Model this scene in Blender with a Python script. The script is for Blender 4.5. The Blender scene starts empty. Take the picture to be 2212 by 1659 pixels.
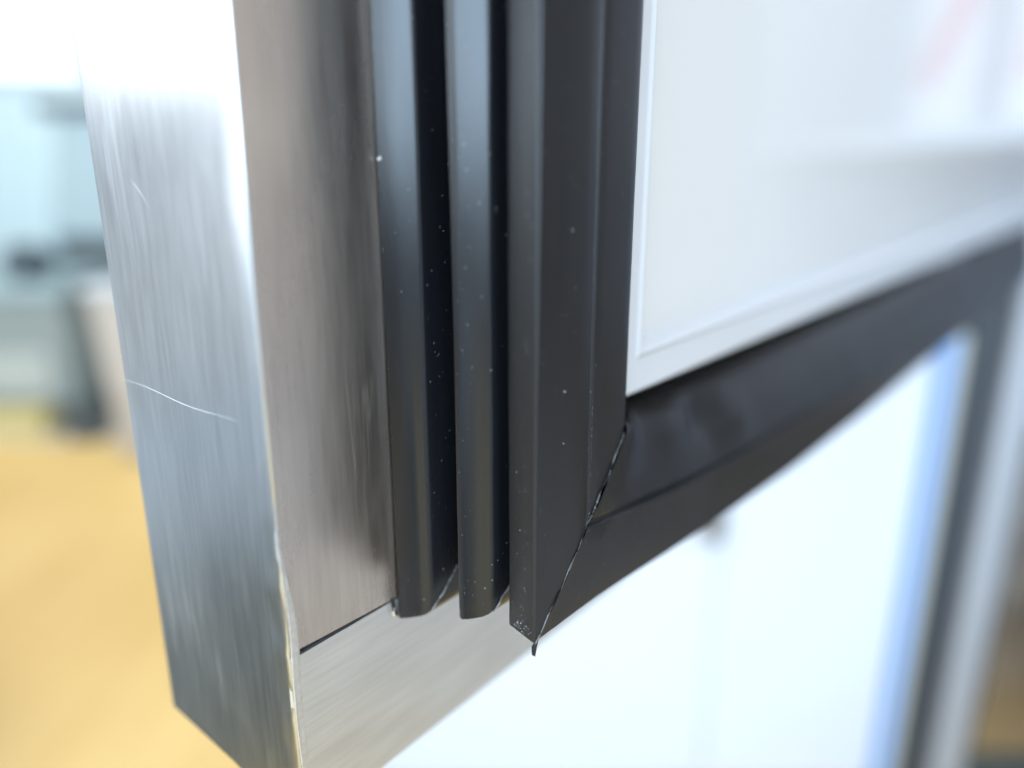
import bpy, bmesh, math, random
from mathutils import Vector, Matrix
R = math.radians
random.seed(4)
sc = bpy.context.scene
COL = sc.collection

# ------------------------------------------------------------ camera
H0 = 0.9                                   # lens height above the floor
PITCH = R(15.5)
cam = bpy.data.cameras.new('camera'); camo = bpy.data.objects.new('camera', cam); COL.objects.link(camo)
camo.location = (0, 0, H0); camo.rotation_euler = (R(90)-PITCH, 0, 0)
cam.sensor_width = 36; cam.lens = 1552/2212*36; cam.clip_start = 0.005; cam.clip_end = 60
cam.dof.use_dof = True; cam.dof.focus_distance = 0.1085; cam.dof.aperture_fstop = 4.3
sc.camera = camo

# ------------------------------------------------------------ world: indoor surroundings seen only as soft light
world = bpy.data.worlds.new('World'); sc.world = world; world.use_nodes = True
nt = world.node_tree; nt.nodes.clear()
wo = nt.nodes.new('ShaderNodeOutputWorld'); wb = nt.nodes.new('ShaderNodeBackground')
wb.inputs['Strength'].default_value = 0.55
wb.inputs['Color'].default_value = (0.86, 0.92, 1.0, 1)
nt.links.new(wb.outputs[0], wo.inputs[0])

# ------------------------------------------------------------ exposure
sc.view_settings.view_transform = 'Standard'; sc.view_settings.look = 'None'
sc.view_settings.exposure = 0.05; sc.view_settings.gamma = 1; sc.view_settings.use_curve_mapping = False

# ------------------------------------------------------------ lamps
def area(name, loc, target, sx, sy, power, col=(1, 1, 1)):
    l = bpy.data.lights.new(name, 'AREA'); l.shape = 'RECTANGLE'; l.size = sx; l.size_y = sy
    l.energy = power; l.color = col
    o = bpy.data.objects.new(name, l); COL.objects.link(o); o.location = loc
    d = Vector(target)-Vector(loc); o.rotation_euler = d.to_track_quat('-Z', 'Y').to_euler()
    return o
area('rear_window_light', (-0.60, -3.2, 1.66), (0.0, 0.2, 1.0), 6.4, 1.35, 380, (0.58, 0.79, 1.0))
area('side_window_light', (-3.4, -0.1, 1.62), (0, 0.3, 0.9), 4.4, 2.3, 84, (0.90, 0.96, 1.0))
area('ceiling_light', (-0.3, 0.1, 2.75), (-0.1, 0.6, 0), 2.4, 1.0, 45, (0.97, 0.98, 1.0))
area('ceiling_light', (-1.9, 2.4, 2.7), (-1.9, 2.4, 0), 1.6, 1.0, 34, (0.95, 1.0, 1.0))

# ------------------------------------------------------------ material helpers
def mat(name, col, rough=.5, metal=0., **kw):
    m = bpy.data.materials.new(name); m.use_nodes = True
    b = m.node_tree.nodes['Principled BSDF']
    b.inputs['Base Color'].default_value = (*col, 1); b.inputs['Roughness'].default_value = rough
    b.inputs['Metallic'].default_value = metal
    for k, v in kw.items(): b.inputs[k].default_value = v
    return m
def N(m, t, **kw):
    n = m.node_tree.nodes.new(t)
    for k, v in kw.items(): setattr(n, k, v)
    return n
def L(m, a, b): m.node_tree.links.new(a, b)
def bsdf(m): return m.node_tree.nodes['Principled BSDF']
def noise(m, scale, detail=4, stretch=(1, 1, 1), coord='Object', rough=.5, rot=(0, 0, 0)):
    tc = N(m, 'ShaderNodeTexCoord'); mp = N(m, 'ShaderNodeMapping')
    mp.inputs['Scale'].default_value = stretch; mp.inputs['Rotation'].default_value = rot
    n = N(m, 'ShaderNodeTexNoise'); n.inputs['Scale'].default_value = scale
    n.inputs['Detail'].default_value = detail; n.inputs['Roughness'].default_value = rough
    L(m, tc.outputs[coord], mp.inputs['Vector']); L(m, mp.outputs[0], n.inputs['Vector'])
    return n.outputs['Fac']
def ramp(m, fac, stops):
    r = N(m, 'ShaderNodeValToRGB'); e = r.color_ramp.elements
    while len(e) < len(stops): e.new(.5)
    for i, (p, c) in enumerate(stops):
        e[i].position = p; e[i].color = (c, c, c, 1) if isinstance(c, (int, float)) else (*c, 1)
    L(m, fac, r.inputs[0]); return r.outputs[0]
def mix(m, fac, a, b, kind='RGBA', blend='MIX'):
    n = N(m, 'ShaderNodeMix', data_type=kind)
    if kind == 'RGBA': n.blend_type = blend; ia, ib, o = n.inputs[6], n.inputs[7], n.outputs[2]
    else: ia, ib, o = n.inputs[2], n.inputs[3], n.outputs[0]
    for s, v in ((n.inputs[0], fac), (ia, a), (ib, b)):
        if hasattr(v, 'links'): L(m, v, s)
        elif isinstance(v, (tuple, list)): s.default_value = (*v, 1)
        else: s.default_value = v
    return o
def math_(m, op, a, b=0.):
    n = N(m, 'ShaderNodeMath', operation=op)
    for s, v in zip(n.inputs, (a, b)):
        if hasattr(v, 'links'): L(m, v, s)
        else: s.default_value = v
    return n.outputs[0]
def bump(m, h, strength=.2, dist=.0005):
    b = N(m, 'ShaderNodeBump'); b.inputs['Strength'].default_value = strength; b.inputs['Distance'].default_value = dist
    L(m, h, b.inputs['Height']); L(m, b.outputs[0], bsdf(m).inputs['Normal'])

def steel(name, base, rough, stretch, rot=(0, 0, 0), bstr=.25, aniso=.0):
    m = mat(name, base, rough, 1.0)
    fine = noise(m, 1500, 3, stretch, rot=rot)
    med = noise(m, 800, 4, stretch, rot=rot)
    h = mix(m, .5, fine, med, 'FLOAT')
    smear = noise(m, 26, 5, (1, 1, .55))
    rr = math_(m, 'ADD', math_(m, 'MULTIPLY', h, .12), rough-.06)
    rr = math_(m, 'ADD', rr, math_(m, 'MULTIPLY', ramp(m, smear, [(.38, 0.), (.72, 1.)]), .13))
    # hair scratches of mixed direction in worn patches
    sc_ = None
    for q, (ang, pl) in enumerate(((.6, .50), (-.9, .47), (1.25, .53))):
        ln = noise(m, 240, 2, (1, 1, .035), rot=(ang, .2*q, 0))
        f_ = ramp(m, ln, [(pl-.008, 0.), (pl, 1.), (pl+.008, 0.)])
        sc_ = f_ if sc_ is None else math_(m, 'MAXIMUM', sc_, f_)
    sc_ = math_(m, 'MULTIPLY', sc_, ramp(m, noise(m, 40, 4), [(.48, 0.), (.66, 1.)]))
    rr = math_(m, 'ADD', rr, math_(m, 'MULTIPLY', sc_, .08))
    L(m, rr, bsdf(m).inputs['Roughness'])
    c = mix(m, ramp(m, h, [(.36, 0.), (.64, 1.)]), tuple(x*.90 for x in base), tuple(min(1, x*1.06) for x in base))
    L(m, c, bsdf(m).inputs['Base Color'])
    if aniso:
        t = N(m, 'ShaderNodeTangent', direction_type='UV_MAP'); L(m, t.outputs[0], bsdf(m).inputs['Tangent'])
        bsdf(m).inputs['Anisotropic'].default_value = aniso
    bump(m, math_(m, 'ADD', h, math_(m, 'MULTIPLY', noise(m, 75, 4), .5)), bstr, .00006)
    return m
M_side = steel('brushed_steel_side', (.56, .575, .59), .29, (1, 1, .06), bstr=.10, aniso=.6)
M_flange = steel('brushed_steel_flange', (.54, .48, .435), .235, (1, 1, .06), bstr=.18, aniso=.3)
M_lower = steel('brushed_steel_lower', (.64, .645, .65), .40, (.05, 1, 1), rot=(0, 0, 0), bstr=.12)
M_weld = steel('ground_weld_steel', (.66, .655, .65), .44, (1, 1, 1), bstr=.9)
M_dark = mat('dark_gap', (.015, .014, .013), .8)
M_glint = mat('bare_metal_burr', (.85, .85, .85), .18, 1.0)

def rubber(name, base, rough, dust=1.0, spec=.5):
    m = mat(name, base, rough, 0, **{'Specular IOR Level': spec})
    tc = N(m, 'ShaderNodeTexCoord')
    v = N(m, 'ShaderNodeTexVoronoi'); v.inputs['Scale'].default_value = 1100; v.inputs['Randomness'].default_value = 1
    L(m, tc.outputs['Object'], v.inputs['Vector'])
    spot = ramp(m, v.outputs['Distance'], [(.0, 1.), (.16, 1.), (.24, 0.)])
    wn = N(m, 'ShaderNodeSeparateColor'); L(m, v.outputs['Color'], wn.inputs[0])
    pick = ramp(m, wn.outputs[0], [(.925, 0.), (.95, 1.)])
    patch = ramp(m, noise(m, 90, 3), [(.3, .2), (.7, 1.)])
    f = math_(m, 'MULTIPLY', math_(m, 'MULTIPLY', spot, pick), math_(m, 'MULTIPLY', patch, .55*dust))
    haze = ramp(m, noise(m, 120, 5, (1, 1, .12)), [(.35, 0.), (.8, 1.)])
    c0 = mix(m, haze, base, tuple(x*1.35+.002 for x in base))
    L(m, mix(m, f, c0, (.55, .53, .5)), bsdf(m).inputs['Base Color'])
    rr = math_(m, 'ADD', math_(m, 'MULTIPLY', haze, .1), rough)
    L(m, math_(m, 'ADD', rr, math_(m, 'MULTIPLY', f, .5)), bsdf(m).inputs['Roughness'])
    bump(m, noise(m, 700, 4, (1, 1, .35)), .12, .00008)
    return m
M_rub = rubber('black_rubber_bellows', (.0050, .0055, .007), .22, .3, .45)
M_mag = rubber('black_rubber_strip', (.0065, .0065, .0075), .36, .25, .42)
M_flash = mat('rubber_weld_flash', (.11, .105, .10), .4)

def liner_mat(name, col, rough, coat=0.):
    m = mat(name, col, rough, 0, **{'Coat Weight': coat, 'Coat Roughness': .12})
    s = noise(m, 14, 3)
    L(m, mix(m, s, tuple(x*.96 for x in col), col), bsdf(m).inputs['Base Color'])
    bump(m, noise(m, 30, 2), .03, .001)
    return m
M_frame = liner_mat('white_plastic_trim', (.50, .495, .505), .2)
M_panel = liner_mat('white_glossy_panel', (.55, .53, .515), .09)
M_white = liner_mat('white_enamel', (.55, .575, .63), .35)

# ------------------------------------------------------------ object helpers
def tag(o, label=None, cat=None, group=None, kind=None):
    for k, v in (('label', label), ('category', cat), ('group', group), ('kind', kind)):
        if v: o[k] = v
    return o
def empty(name, loc=(0, 0, 0), rz=0.):
    o = bpy.data.objects.new(name, None); COL.objects.link(o); o.location = loc; o.rotation_euler = (0, 0, rz)
    o.empty_display_size = .05
    return o
def link(name, verts, faces, m, parent=None, smooth=False, bevel=0., seg=2):
    me = bpy.data.meshes.new(name); me.from_pydata([tuple(v) for v in verts], [], faces)
    bm = bmesh.new(); bm.from_mesh(me)
    bmesh.ops.remove_doubles(bm, verts=bm.verts, dist=1e-7)
    bmesh.ops.recalc_face_normals(bm, faces=bm.faces)
    uv = bm.loops.layers.uv.new('UVMap')
    for f in bm.faces:
        n = f.normal; ax = max(range(3), key=lambda i: abs(n[i]))
        for l in f.loops:
            c = l.vert.co
            l[uv].uv = (c.y, c.z) if ax == 0 else ((c.x, c.z) if ax == 1 else (c.x, c.y))
    bm.to_mesh(me); bm.free()
    me.materials.append(m)
    o = bpy.data.objects.new(name, me); COL.objects.link(o)
    if parent: o.parent = parent
    if smooth:
        for p in me.polygons: p.use_smooth = True
        try: me.set_sharp_from_angle(angle=R(35))
        except Exception: pass
    if bevel:
        b = o.modifiers.new('bevel', 'BEVEL'); b.width = bevel; b.segments = seg; b.limit_method = 'ANGLE'; b.angle_limit = R(30)
        for p in me.polygons: p.use_smooth = True
        w = o.modifiers.new('wn', 'WEIGHTED_NORMAL'); w.keep_sharp = False
    return o
def box_data(x0, x1, y0, y1, z0, z1):
    v = [(x, y, z) for x in (x0, x1) for y in (y0, y1) for z in (z0, z1)]
    f = [(0, 1, 3, 2), (4, 6, 7, 5), (0, 4, 5, 1), (2, 3, 7, 6), (0, 2, 6, 4), (1, 5, 7, 3)]
    return v, f
def boxes(lst):
    V, Fc = [], []
    for b in lst:
        v, f = box_data(*b); k = len(V); V += v; Fc += [tuple(i+k for i in q) for q in f]
    return V, Fc
def lin(x, pts):
    if x <= pts[0][0]: return pts[0][1]
    for (a, b), (c, d) in zip(pts, pts[1:]):
        if x <= c: return b+(d-b)*(x-a)/(c-a)
    return pts[-1][1]
def smo(x, pts):                            # smoothed interpolation
    w = 0.10*abs(x)+2
    return sum(lin(x+k*w, pts) for k in (-2, -1, 0, 1, 2))/5

# ------------------------------------------------------------ door frame of reference (units: 0.55 mm, u along the door, n towards the inside, z up)
K = 0.00055
YAW = R(50.5)
CORNER = Vector((-0.05850515, 0.16001005, -0.1714179))*0.55 + Vector((0, 0, H0))
body = empty('refrigerator', (.56, .90, 0))
tag(body, 'stainless steel refrigerator with its door open, black rubber gasket torn at the corner, white liner', 'refrigerator')
def P(u, n, z): return (u*K, -n*K, z*K)
ZT, UE = 2300., 1560.                       # top and far end of the door

# --- outer shell: side face, rolled near edge, back and bottom
prof = [(1.2, 0)]
for k in range(1, 9):
    t = k/8*math.pi/2; prof.append((1.2*(1-math.sin(t)), -8.6*(1-math.cos(t))))
prof += [(0, -30), (0, -60)]
for k in range(0, 5):
    t = k/4*math.pi/2; prof.append((3*(1-math.cos(t)), -73.3-3*math.sin(t)))
prof += [(UE, -76.3)]
zs = [-2.2, 0, 3, 6]+[6+i*4 for i in range(1, 30)]+[150, 250, 600, ZT]
V, Fc = [], []
for z in zs:
    for (u, n) in prof:
        zz = z
        if z == -2.2: zz = -2.2+3.8*min(1, -n/70)**.8 if n < 0 else -2.2
        # ground weld dents on the rolled edge
        du = 0.
        if -6 < n <= 0 and u < 1.2 and 10 < z < 98:
            du = .22*math.sin(z*.9)+.30*math.sin(z*.31+1)+.2*random.uniform(-1, 1)
            du *= math.sin((z-10)/88*math.pi)
        V.append(P(u+du*.6, n-abs(du)*.35, zz))
m_ = len(prof)
for i in range(len(zs)-1):
    for j in range(m_-1): Fc.append((i*m_+j, i*m_+j+1, (i+1)*m_+j+1, (i+1)*m_+j))
shell = link('door', V, Fc, M_side, body, True)
shell.location = CORNER-Vector((.56, .90, 0)); shell.rotation_euler = (0, 0, YAW); door = shell
V = [P(1.2, -.3, -2.0), P(UE, -.3, -2.0), P(UE, -76, 1.2), P(3, -76, 1.2), P(.4, -40, -.2)]
link('bottom_cap', V, [(0, 1, 2, 3, 4)], M_side, door)
tag(shell, 'open steel door with scratched brushed side and rolled edge')

# --- scratches as shallow raised burr lines
def tube_path(pts, r, m, name, parent, seg=5):
    V, Fc = [], []
    n = len(pts)
    for i, p in enumerate(pts):
        p = Vector(p); a = Vector(pts[max(0, i-1)]); b = Vector(pts[min(n-1, i+1)])
        d = (b-a).normalized(); x = d.orthogonal().normalized(); y = d.cross(x)
        rr = r(i/(n-1)) if callable(r) else r
        for k in range(seg):
            t = 2*math.pi*k/seg; V.append(p+x*math.cos(t)*rr+y*math.sin(t)*rr)
    for i in range(n-1):
        for k in range(seg): Fc.append((i*seg+k, i*seg+(k+1) % seg, (i+1)*seg+(k+1) % seg, (i+1)*seg+k))
    return V, Fc
M_scr = mat('scratch_burr', (.92, .94, .96), .35, .6)
def scratch(pts, r=.16):
    v, f = tube_path(pts, lambda t: r*K*(.25+.75*math.sin(math.pi*min(max(t, .02), .98))), M_scr, '', None, 4)
    return v, f
V, Fc = [], []
def add(vf):
    k = len(V); V.extend(vf[0]); Fc.extend([tuple(i+k for i in q) for q in vf[1]])
for pts, r_ in (([P(-.02, -76+i*3.4, 115.1+math.sin(i*.4)*.5) for i in range(20)], .075), ([P(-.02, -52+i*1.2, 172.5-i*.55-.06*i*i) for i in range(8)], .03)):
    v, f = scratch(pts, r_); link('scratch', v, f, M_scr, shell)

# --- flange plates of the inside face, meeting in an open seam
def plate(name, pts_front, depth, m):
    n = len(pts_front); V = [P(u, 0, z) for u, z in pts_front]+[P(u, -depth, z) for u, z in pts_front]
    Fc = [tuple(range(n)), tuple(range(n, 2*n))]+[(i, (i+1) % n, n+(i+1) % n, n+i) for i in range(n)]
    return link(name, V, Fc, m, door, bevel=.00008)
up = [(1.2, ZT), (1.2, 54.3)]+[(4+i*4.2, 53.75-.1*i+random.uniform(-.07, .07)) for i in range(9)]+[(60, 52.9), (60, ZT)]
plate('upright_flange', up, 1.5, M_flange)
lo = [(1.2, -2.2), (UE, -2.2), (UE, 52.4)]+[(60, 52.5)]+[(38-i*4.2, 52.5-.07*i+random.uniform(-.06, .06)) for i in range(9)]+[(1.2, 52.0)]
plate('bottom_flange', lo, 1.5, M_lower)
link('seam_backing', *boxes([(1.6*K, 70*K, 1.6*K, 2.4*K, 45*K, 60*K)]), M_dark, door)
# small ground beads beside the rolled edge
V, Fc = [], []
nz = 100
for i in range(nz):
    z = -1.8+i*1.0
    env = min(1, (98.5-z)/30)*(.75+.25*math.sin(i*.13+math.sin(i*.067)*3))
    if abs(z-53.2) < .8: env *= .3
    for j in range(5):
        u = .9+j*.8*min(1, max(.15, (98.5-z)/35))+.25*math.sin(z*.13)
        h = (.0, .30, .03, .22, -.02)[j]*env*(.85+.3*math.sin(z*.37+math.sin(z*.9)*2)+random.uniform(-.3, .3))+.035*(0 < j < 4)
        V.append(P(u, (-.9 if j == 0 else 0)+h-(.05 if j == 4 else 0), z))
for i in range(nz-1):
    for j in range(4): Fc.append((i*5+j, i*5+j+1, (i+1)*5+j+1, (i+1)*5+j))
link('weld_bead', V, Fc, M_weld, door, True)

# burr where the seam runs under the gasket, and its dark notch
V, Fc = [], []
for i in range(7):
    a = random.uniform(0, 6.28)
    V.append(P(35.6+random.uniform(-.7, .9), .5+random.uniform(0, 1.0), 50+i*.55-2))
for i in range(5): Fc.append((i, i+1, i+2))
link('metal_burr', V, Fc, M_weld, door)
link('notch', [P(35.4, .05, 53.4), P(37, .05, 53.6), P(37.9, .05, 47.3), P(36.9, .05, 46.8), P(36.1, .05, 49.2)], [(0, 1, 2, 3, 4)], M_dark, door)

# ------------------------------------------------------------ gasket
U0, Z0 = 38.13, 45.92
zo_pts = [(40, 52.6), (52, 53.0), (75, 52.0), (100, 50.3), (179, 42.9), (334, 35.9), (562, 33), (923, 24.7), (1400, 8)]
zg_pts = [(60, 78.6), (72, 78.2), (90, 75.5), (106, 73.4), (167, 67.7), (365, 59.7), (616, 48.6), (1315, 36.6), (1600, 34)]
zt_pts = [(80, 101.5), (95, 101), (112, 98), (123, 95), (148, 95.5), (212, 94.8), (400, 95.6), (1600, 96.6)]
def horiz(u, s, n, d):
    """position on the sagging bottom run of the gasket"""
    t = min(1, max(0, d/38.)); t = t*t*(3-2*t)
    nom = Z0+s
    zo, zg, zt = smo(u, zo_pts), smo(u, zg_pts), smo(u, zt_pts)
    if s <= 7: z = zo+(s-7)
    elif s <= 32.6: z = zo+(zg-zo)*(s-7)/25.6
    elif s <= 56: z = zg+(zt-zg)*(s-32.6)/23.4
    else: z = zt+(s-56)
    blend = min(1, max(0, d/10.))
    w = max(0., min(1., (n-4)/34.))
    if n < 36: z = nom+(zo-(Z0+7))*w*.8
    z = nom*(1-blend)+z*blend
    nn = n
    if s > 33 and n > 30:
        q = (s-33)/23.
        nn = n - t*18*q**1.35
        nn += 4.6*math.exp(-((u-140)/16)**2-((s-50)/6)**2)
        nn -= 5.5*math.exp(-((u-166)/12)**2-((s-46)/6)**2)
        nn += 4.2*math.exp(-((u-186)/13)**2-((s-43)/6)**2)
        nn += .35*math.sin(u*.11)*q*t
    nn += .25*math.sin(u*.05+s*.2)*t
    if n > 40:
        nn += math.exp(-d/5.)*(.9 if s > 34 else (.45 if s > 12 else 0))
        if 31.5 < s < 33.6: nn -= 1.1*t
    return u, nn, z
stations = [0, .6, 1.2, 2, 3, 4.5, 6, 8, 10, 13, 16, 19, 23, 27, 31, 36, 42, 48, 55, 63, 72, 82, 92, 105, 120, 135, 150, 170, 190, 215, 245, 280,
            320, 370, 430, 500, 600, 720, 880, 1050, 1250, 1440]
zst = [0, .6, 1.2, 2, 3.5, 5, 8, 12, 18, 26, 36, 50, 65, 80, 95, 110, 125, 140, 155, 170, 190, 220, 300, 600, 1200, ZT-140]
def fine(pts, n=3):
    out = []
    for a, b in zip(pts, pts[1:]+pts[:1]):
        for k in range(n): out.append((a[0]+(b[0]-a[0])*k/n, a[1]+(b[1]-a[1])*k/n))
    return out
def arms(profile, closed=True):
    m_ = len(profile)
    V1, V2, F1, F2 = [], [], [], []
    for z in zst:
        for (s, n) in profile:
            wob = .12*math.sin(z*.045+n*.2)+.05*math.sin(z*.21+s*.4) if z > 3 else 0
            V1.append(P(U0+s+wob*(n > 3), n, Z0+s+z))
    for d in stations:
        for (s, n) in profile:
            V2.append(P(*horiz(U0+s+d, s, n, d)))
    rng = m_ if closed else m_-1
    for (Fx, st) in ((F1, zst), (F2, stations)):
        for i in range(len(st)-1):
            for j in range(rng): Fx.append((i*m_+j, i*m_+(j+1) % m_, (i+1)*m_+(j+1) % m_, (i+1)*m_+j))
    return (V1, F1), (V2, F2)
bell = [(.5, 0), (.05, .6), (.45, 2), (1.15, 4), (1.9, 6), (2.6, 7.7), (3.3, 8.9), (4.3, 9.8), (5.8, 10.3), (8, 10.5), (16, 10.8), (18, 12.4), (18.6, 15), (18, 18),
        (14, 18.9), (9, 19.2), (6.8, 19.6), (5.75, 20.2), (5.6, 21.2), (6.1, 23), (6.85, 25), (7.7, 27), (8.7, 28.6), (10.2, 29.7), (12.5, 30.2),
        (17, 30.5), (19, 32), (19, 35.6), (34, 35.6), (34, 30), (24, 28), (24, 3), (30, 0)]
(a, b) = arms(bell)
V, Fc = list(a[0]), list(a[1]); k = len(V); V += b[0]; Fc += [tuple(i+k for i in q) for q in b[1]]
gasket = link('rubber_gasket', V, Fc, M_rub, door, True)
gasket['label'] = 'folded black rubber gasket bellows along the door edge'
mag = [(18, 35.2), (10.5, 35.5), (9.2, 35.8), (8.7, 36.4), (7.7, 44.6), (7.6, 45.3), (8.0, 45.85), (9.2, 45.95), (14, 46.05), (20, 46.0), (26, 45.75), (31.2, 45.45), (31.9, 45.2),
       (32.2, 44.5), (32.6, 44.3), (33.0, 44.6), (33.4, 45.0), (34.2, 45.15), (38, 44.9), (42, 44.6), (46, 44.25), (50, 43.9), (53, 43.5), (55, 42.9), (56, 41.8), (56.2, 40.8), (55.6, 40.0), (50, 39.5), (36, 39), (34, 36)]
(a, b) = arms(mag)
s1 = link('magnetic_strip', a[0], a[1], M_mag, door, True); s1['label'] = 'upright flat magnetic strip of the gasket'
s2 = link('magnetic_strip', b[0], b[1], M_mag, door, True); s2['label'] = 'sagging wrinkled bottom run of the magnetic strip'

# weld flash along the mitre of the front face, splitting in two where the corner has torn
def front_n(s):
    return lin(s, [(6, 45.4), (7.7, 45.9), (20, 46.0), (31.5, 45.4), (32.6, 44.6), (33.4, 45.05), (44, 44.4), (53, 43.5), (56.2, 41.8)])
def mitre(s, off=0., lift=.12): return P(U0+s+off, front_n(s)+lift, Z0+s-off)
V, Fc = [], []
def jit(a): return random.uniform(-a, a)
add(tube_path([mitre(7.4+i*.43, .10+.18*math.sin(i*.31)+jit(.07)) for i in range(112)], lambda t: K*max(.02, .13+.13*math.sin(t*23)+.06*math.sin(t*61)+random.uniform(-.05, .06)), None, '', None))
add(tube_path([mitre(13+i*.4, .10+.9*math.sin(math.pi*i/30)+jit(.08)) for i in range(31)], lambda t: K*(.07+random.uniform(0, .10)), None, '', None))
add(tube_path([mitre(33.5+i*.4, .15+1.5*math.sin(math.pi*i/29)+jit(.08), .14) for i in range(30)], lambda t: K*(.09+random.uniform(0, .13)), None, '', None))
wf = link('weld_flash', V, Fc, M_flash, door, True); wf['label'] = 'pale ragged weld line across the mitred corner'
# ragged dark tip hanging below the corner
V, Fc = [], []
tip = [(7.2, 6.6), (9.4, 8.2), (8.8, 6.2), (8.5, 5.2), (8.0, 3.3), (7.75, 4.2), (7.4, 3.8), (7.2, 5.2)]
V = [P(U0+a, 45.9, Z0+b) for a, b in tip]+[P(U0+a, 45.2, Z0+b) for a, b in tip]
n_ = len(tip); Fc = [tuple(range(n_)), tuple(range(n_, 2*n_))]+[(i, (i+1) % n_, n_+(i+1) % n_, n_+i) for i in range(n_)]
link('torn_tip', V, Fc, M_mag, door)
V, Fc = [], []
def sliver(s0, s1, off, w):
    n = 9; k = len(V)
    for i in range(n):
        t = i/(n-1); s = s0+(s1-s0)*t; ww = w*math.sin(math.pi*t)+.02
        V.append(mitre(s, off+jit(.04), .03)); V.append(mitre(s, off-ww, .03))
    for i in range(n-1): Fc.append((k+2*i, k+2*i+1, k+2*i+3, k+2*i+2))
sliver(33.5, 47, -.05, 1.1); sliver(46, 56, -.1, 1.6); sliver(24, 32, -.05, .8); sliver(16.5, 23.5, -.05, .7); sliver(7.5, 16, -.05, .4)
link('tear', V, Fc, M_dark, door)['label'] = 'dark split opening along the corner weld'
# welds on the two bellows ledges
V, Fc = [], []
add(tube_path([P(U0+4.6+i*.55, 9.95+min(.8, i*.12)+.1*math.sin(i), Z0+4.6+i*.55) for i in range(20)], K*.30, None, '', None))
add(tube_path([P(U0+9.6+i*.4, 29.6+min(.8, i*.15)+.25*math.sin(i*.5), Z0+9.5+i*.4+.5*math.sin(i*.3)) for i in range(16)], lambda t: K*(.2+.25*t), None, '', None))
link('weld_flash', V, Fc, M_flash, door, True)
# dust flecks clinging to the rubber
V, Fc = [], []
def fleck(p, r, nrm):
    k = len(V); nrm = Vector(nrm).normalized(); x = nrm.orthogonal(); y = nrm.cross(x)
    c = Vector(p); st = random.uniform(.5, 1.0); ro = random.uniform(0, 3)
    for i in range(5):
        a = 2*math.pi*i/5+ro; V.append(c+(x*math.cos(a)+y*math.sin(a)*st)*r*K*random.uniform(.6, 1.2))
    V.append(c+nrm*r*K*.8)
    for i in range(5): Fc.append((k+i, k+(i+1) % 5, k+5))
for i in range(300):
    z = Z0+random.uniform(4, 190); z = Z0+12+(z-Z0-12) if z > 0 else z
    sf = random.choice('aabbbccde')
    rr = random.choice((.035, .04, .05, .06, .09, .12))
    if sf == 'a':
        s = random.uniform(2.5, 15); fleck(P(U0+s, 10.8+.02*s, Z0+s+abs(z-Z0)), rr*.9, (0, -1, 0))
    elif sf == 'b':
        fleck(P(U0+5.35, random.uniform(21, 27), z+8), rr*.8, (-1, 0, 0))
    elif sf == 'c':
        n = random.uniform(37, 44.6); fleck(P(U0+8.7-(n-36.8)*.19, n, Z0+9+abs(z-Z0)*random.random()), rr*.8, (-1, 0, 0))
    elif sf == 'd':
        s = random.uniform(9, 30); fleck(P(U0+s, front_n(s)+.03, Z0+s+3+abs(z-Z0)), rr*.7, (0, -1, 0))
    else:
        fleck(P(U0+.0, random.uniform(.2, 1.2), z), rr*1.1, (-1, -1, 0))
for z, s, r_, l_ in ((Z0+75, 19, .22, 1), (Z0+61, 19, .19, 1), (Z0+115, 21, .18, 1)):
    fleck(P(U0+s, front_n(s)+.03, z), r_, (0, -1, 0))
for q in range(3): fleck(P(U0+.0, 1.0+q*.35, 177.5+q*.3), .42, (-1, -.6, 0))
for i in range(30):
    z = 100+random.uniform(0, 35); fleck(P(U0+33.2+random.uniform(0, .5), 45.2, z-20), .07, (0, -1, 0))
for i in range(36):
    s = random.uniform(0, 1); fleck(P(U0+7.6+jit(.3), 38+7*s, Z0+8.4-.9*s+random.random()**2*4), .1, (-1, 0, 0))
M_fleck = mat('dust_fleck', (.42, .42, .42), .8)
d_ = link('dust', V, Fc, M_fleck, door); d_['kind'] = 'stuff'; d_['label'] = 'pale dust flecks on the black rubber'

# ------------------------------------------------------------ white liner
liner_o = [(97.6, 105.4), (UE, 112.5)]
V = []; Fc = []
# rings of the trim: outer base, outer top edge, inner top edge, inner foot (corner / far bottom / far top / near top)
def ring(u, z0_, z1_, n): return [P(u, n, z0_), P(400, n, z0_+(z1_-z0_)*.24), P(UE, n, z1_), P(UE, n, ZT-60), P(u, n, ZT-60)]
rings = [ring(99.0, 104.2, 111, 2), ring(97.6, 105.2, 112.2, 33), ring(98.4, 106.2, 113.2, 35),
         ring(111.6, 117.8, 141, 35.2), ring(112.8, 119.1, 142.6, 36.3), ring(114.0, 120.4, 144, 35.4), ring(115.2, 122.4, 148, 30.5)]
for r_ in rings: V += r_
for i in range(len(rings)-1):
    for j in range(5): Fc.append((i*5+j, i*5+(j+1) % 5, (i+1)*5+(j+1) % 5, (i+1)*5+j))
lin_ = link('white_liner', V, Fc, M_frame, door, bevel=.0004, seg=3)
lin_['label'] = 'raised white plastic trim frame of the door liner'
pv = [P(114.5, 31.0, 121.5), P(400, 31.0, 128), P(UE, 31.0, 147), P(UE, 31.0, ZT-58), P(114.5, 31.0, ZT-58)]
pan = link('panel', pv+[tuple(Vector(q)+Vector((0, 12*K, 0))) for q in pv], [(0, 1, 2, 3, 4), (5, 6, 7, 8, 9)]+[(i, (i+1) % 5, 5+(i+1) % 5, 5+i) for i in range(5)], M_panel, door)
pan['label'] = 'glossy white recessed panel of the liner'

# ------------------------------------------------------------ the rest of the place
def W_(name, b, m, parent=None, bevel=0.): return link(name, *boxes(b if isinstance(b, list) else [b]), m, parent, bevel=bevel)
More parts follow.
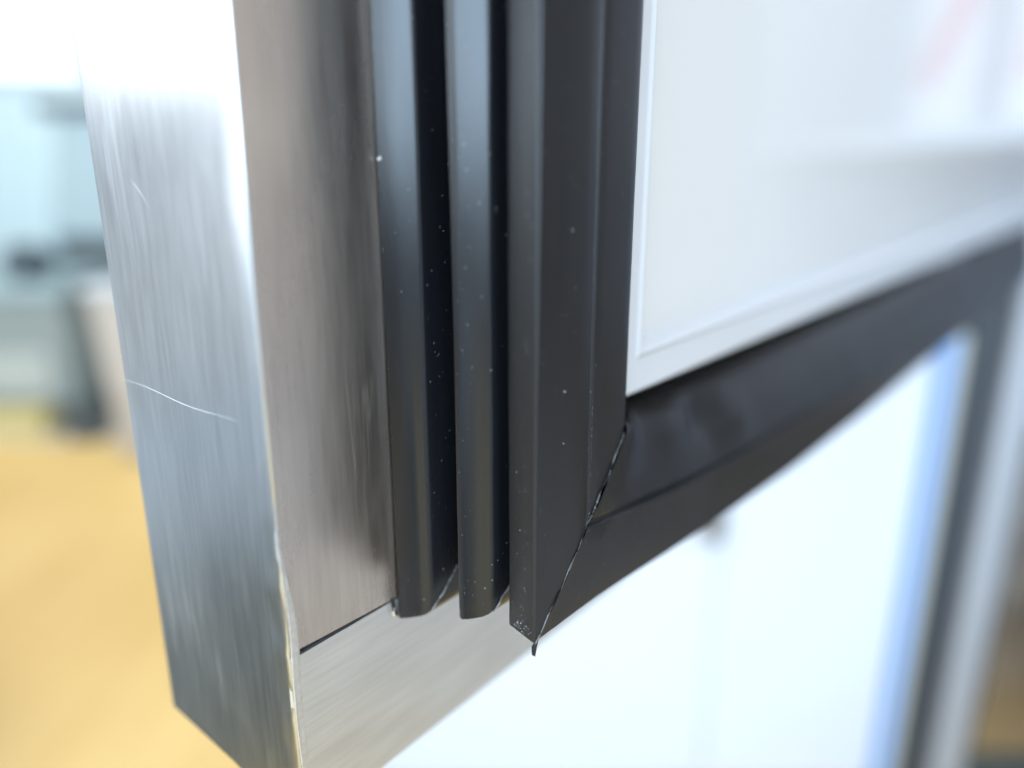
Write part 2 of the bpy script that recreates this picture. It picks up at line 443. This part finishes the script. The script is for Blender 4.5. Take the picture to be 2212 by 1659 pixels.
# floor
M_floor = mat('orange_wood_laminate', (.66, .45, .2), .38)
w = noise(M_floor, 3.0, 5, (6, .5, 1)); w2 = noise(M_floor, 1.1, 2)
c = mix(M_floor, w, (.56, .34, .085), (.74, .50, .19)); c = mix(M_floor, ramp(M_floor, w2, [(.40, 0.), (.60, .7)]), c, (.80, .56, .22))
L(M_floor, c, bsdf(M_floor).inputs['Base Color'])
fl = W_('floor', (-5, 5, -3, 2.45, -.05, 0), M_floor); tag(fl, kind='structure')
M_tile = mat('pale_tile', (.62, .55, .48), .4)
fl2 = W_('tiled_floor', (-5, 5, 2.45, 6, -.05, 0), M_tile); tag(fl2, kind='structure')

# lit shop wall with a bright window
M_wall = mat('cool_white_wall', (.53, .64, .65), .6)
wall = empty('shop_wall', (-2.2, 4.0, 0)); tag(wall, 'pale blue white shop wall with a bright window behind the left of the door', 'wall')
W_('wall_panel', [(-3, 5.4, 0, .1, 0, 1.40), (-3, 5.4, 0, .1, 2.9, 3.2), (-3, -1.25, 0, .1, 1.40, 2.9), (0.02, 5.4, 0, .1, 1.40, 2.9)], M_wall, wall)
fr = W_('window', [(-1.25, .02, -.02, .03, 1.40, 1.44), (-1.25, .02, -.02, .03, 2.86, 2.9), (-1.25, -1.21, -.02, .03, 1.44, 2.86), (-.02, .02, -.02, .03, 1.44, 2.86)], M_frame, wall)
M_win = bpy.data.materials.new('daylight_pane'); M_win.use_nodes = True
bsdf(M_win).inputs['Emission Color'].default_value = (.90, .99, 1, 1); bsdf(M_win).inputs['Emission Strength'].default_value = 1.0
bsdf(M_win).inputs['Base Color'].default_value = (.5, .6, .6, 1)
W_('pane', (-1.21, -.02, .0, .02, 1.44, 2.86), M_win, fr)

# pale grey upright machine behind the left edge
M_grey = mat('blue_grey_metal', (.28, .36, .38), .4); M_dk = mat('charcoal_plastic', (.05, .065, .07), .45)
mch = empty('dispenser_machine', (-1.38, 2.72, 0)); tag(mch, 'blue grey upright machine with a dark flat top seen blurred left of the door', 'machine')
link('body', [(-.36, 0, .60), (.3, 0, .60), (.3, .4, .60), (-.36, .4, .60), (-.25, 0, 1.14), (.3, 0, 1.14), (.3, .4, 1.14), (-.25, .4, 1.14)],
     [(0, 1, 2, 3), (4, 5, 6, 7), (0, 1, 5, 4), (1, 2, 6, 5), (2, 3, 7, 6), (3, 0, 4, 7)], M_grey, mch, bevel=.01)
W_('top_tray', (-.31, .33, -.02, .42, 1.14, 1.185), M_dk, mch, .006)
W_('lower_bay', (-.30, .3, -.015, 0, .62, .72), M_dk, mch, .004)

# low counter far left
M_cnt = mat('sage_grey_laminate', (.22, .25, .24), .5)
cnt = empty('service_counter', (-2.15, 2.62, 0)); tag(cnt, 'low sage grey service counter with a dark plinth behind the orange floor', 'counter')
W_('carcass', (-.9, .5, 0, .5, .09, .50), M_cnt, cnt, .01)
W_('worktop', (-.92, .52, -.03, .53, .50, .56), M_grey, cnt, .008)
W_('plinth', (-.88, .54, .03, .5, 0, .09), M_dk, cnt)
W_('drawer_front', [(-.85, -.25, -.012, 0, .13, .3), (-.2, .42, -.012, 0, .13, .3)], mat('pale_sage', (.36, .38, .35), .5), cnt, .004)
M_pot = mat('slate_glaze', (.05, .07, .08), .35)
def lathe(name, prof_, m, loc, parent=None, seg=28):
    V, Fc = [], []
    for (r_, z) in prof_:
        for k in range(seg): V.append((r_*math.cos(2*math.pi*k/seg), r_*math.sin(2*math.pi*k/seg), z))
    for i in range(len(prof_)-1):
        for k in range(seg): Fc.append((i*seg+k, i*seg+(k+1) % seg, (i+1)*seg+(k+1) % seg, (i+1)*seg+k))
    Fc.append(tuple(range(seg))); Fc.append(tuple((len(prof_)-1)*seg+k for k in range(seg)))
    o = link(name, V, Fc, m, parent, True); o.location = loc; return o
pot = lathe('round_pot', [(.05, 0), (.075, .02), (.085, .07), (.07, .11), (.045, .125), (.05, .135)], M_pot, (-1.72, 2.50, .40))
pot.location = (-1.78, 2.66, .56)
tag(pot, 'dark round pot on the low grey counter, blurred at far left', 'pot')
crate = W_('cardboard_box', (-2.3, -1.72, 2.50, 2.60, 0.0, .10), mat('ochre_card', (.50, .42, .18), .7), None, .004)
tag(crate, 'flat ochre cardboard box lying at the foot of the counter', 'box')
cap = W_('door_stop', (-1.62, -1.50, 2.46, 2.56, 0.0, .14), M_dk, None, .01)
tag(cap, 'small dark block on the floor between the ochre box and the pale bin', 'block')
bn = empty('waste_bin', (-1.21, 2.36, 0)); tag(bn, 'tall pale beige bin standing on the floor just left of the door', 'bin')
M_bin = mat('pale_beige_plastic', (.42, .37, .32), .5)
link('bin_body', [(-.10, -.09, 0), (.09, -.09, 0), (.09, .09, 0), (-.10, .09, 0), (-.13, -.12, .56), (.12, -.12, .56), (.12, .12, .56), (-.13, .12, .56)],
     [(0, 1, 2, 3), (4, 5, 6, 7), (0, 1, 5, 4), (1, 2, 6, 5), (2, 3, 7, 6), (3, 0, 4, 7)], M_bin, bn, bevel=.015)
W_('bin_lid', (-.14, .13, -.13, .13, .56, .60), mat('pale_lid', (.48, .50, .51), .4), bn, .012)

# white cabinets below and behind the door
def cabinet(name, x0, x1, ztop, label, hinge=False):
    e = empty(name, (x0, .90, 0)); tag(e, label, 'cabinet')
    wd = x1-x0
    W_('carcass', (0, wd, .02, .5, .0, ztop+.03), mat('warm_white_carcass', (.62, .58, .56), .5), e)
    W_('door', (.0004, wd-.0004, 0, .018, .02, ztop), M_white, e, .0015)
    if hinge: W_('hinge', (wd-.022, wd+.0, -.012, .018, ztop+.002, ztop+.06), mat('dark_hinge', (.10, .09, .08), .5), e, .002)
    return e
cabinet('white_cabinet', -.28, .2885, .425, 'white cabinet with a dark hinge on its top corner, left one below the gasket', True)
cabinet('tall_cabinet', .2895, .548, .90, 'taller white cabinet panel between the hinge and the dark upright seal')

# refrigerator body the door belongs to
M_post = mat('satin_grey_post', (.33, .35, .39), .45, .3)
M_seal = mat('dark_seal', (.030, .036, .045), .5)
M_beige = mat('beige_edge', (.42, .42, .38), .5)
W_('blue_fringe', (-.008, .000, -.02, .3, 0, .74), mat('pale_blue_fringe', (.20, .36, .68), .4), body, .002)  # added strip: its blue stands in for a colour fringe of light
W_('edge_strip', (.000, .011, -.022, .3, 0, .72), M_beige, body, .003)
W_('upright_seal', (.011, .055, -.03, .3, 0, 1.9), M_seal, body, .008)
W_('post', (.055, .10, -.045, .3, 0, 1.9), M_post, body, .012)
M_low = steel('steel_lower_door', (.44, .42, .41), .33, (1, 1, .03))
W_('lower_door', (.112, .86, -.03, .03, .10, .60), M_low, body, .004)
W_('base', (.10, .86, .0, .6, 0, .10), M_dk, body)
W_('cavity', [(.10, .86, .58, .6, .62, 1.9), (.84, .86, .0, .58, .62, 1.9), (.10, .84, .0, .58, .60, .62)], M_white, body)
W_('shelf', [(.10, .84, .03, .55, .955, .985)], M_white, body, .004)
M_carton = mat('white_carton', (.72, .70, .74), .45); M_red = mat('red_print', (.62, .10, .12), .5); M_pink = mat('pink_print', (.66, .45, .48), .5)
for cx, cy, w_, h_, mk, lab in ((.78, .97, .12, .21, M_pink, 'white carton with a faint pink diagonal band on the refrigerator shelf'),
                               (.98, .99, .14, .25, M_red, 'white carton with a bold red printed patch on the refrigerator shelf')):
    cb = W_('milk_carton', (-w_/2, w_/2, 0, .09, 0, h_), M_carton, None, .004); cb.location = (cx, cy, .986)
    tag(cb, lab, 'carton', 'white cartons on the refrigerator shelf')
    x0, x1 = -w_*.36, w_*.36
    link('printed_patch', [(x0, -.001, h_*.8), (x0+.03, -.001, h_*.88), (x1, -.001, h_*.35), (x1-.02, -.001, h_*.2)], [(0, 1, 2, 3)], mk, cb)

# unseen furniture added either side of the lens to tint the steel's reflections
M_slate = mat('slate_blue_laminate', (.11, .14, .165), .5)
lc = empty('reflection_counter', (-1.75, .1, 0)); tag(lc, 'slate blue counter added out of view to darken the reflection in the steel side', 'counter')  # added out of view so the lower steel side mirrors blue grey
W_('carcass', (-.2, .88, -1.2, .83, 0, .40), M_slate, lc, .01)
W_('worktop', (-.22, .90, -1.22, .85, .40, .45), mat('grey_worktop', (.16, .19, .215), .5), lc, .008)
wr = empty('reflection_rails', (-3.3, -.1, 0)); tag(wr, 'two slate grey rails added out of view to stripe the reflection in the steel side', 'added rails')  # rails added before the side lamp for grey bands in the steel
for z0_, z1_ in ((1.12, 1.28), (.58, .68)): W_('rail', (-.02, .02, -2.25, 2.2, z0_, z1_), mat('rail_grey', (.30, .33, .36), .5), wr, .004)
lw = empty('reflection_shelves', (-3.6, .3, 0)); tag(lw, 'white wall with one grey shelf added out of view for reflected bands in the steel', 'added shelves')  # unseen wall added as something pale and banded for the steel to mirror
W_('back_panel', (-.1, 0, -2.2, 2.0, 0, 1.15), M_white, lw)
W_('shelf', (0, .3, -2.2, 2.0, .99, 1.08), M_slate, lw)
M_sand = mat('sand_beige_laminate', (.62, .56, .52), .55)
rc = empty('reflection_unit', (1.7, -.1, 0)); tag(rc, 'sand beige unit with a cream band, added out of view to tint the flange reflections', 'storage unit')  # unseen unit added to give the inner flange a beige reflection
W_('carcass', (0, .5, -1.6, .85, 0, 2.3), M_sand, rc, .01)
W_('reflection_panel', [(-.02, 0, .0, .84, .46, .965), (-.02, 0, .0, .84, 1.065, 2.2)], mat('walnut_brown_panel', (.10, .075, .06), .5), rc, .004)  # dark panels added to deepen the flange reflection near the gasket
W_('reflection_band', (-.03, 0, -1.6, .85, .98, 1.05), mat('cream_edge', (.75, .71, .64), .5), rc, .004)  # cream strip added for a light band mirrored in the flange
W_('reflection_plinth', (-.95, 0, -1.6, .60, .0, .45), mat('pale_grey_laminate', (.46, .46, .47), .5), rc, .01)  # pale block added so the bottom flange mirrors less orange floor
bpy.context.view_layer.update()
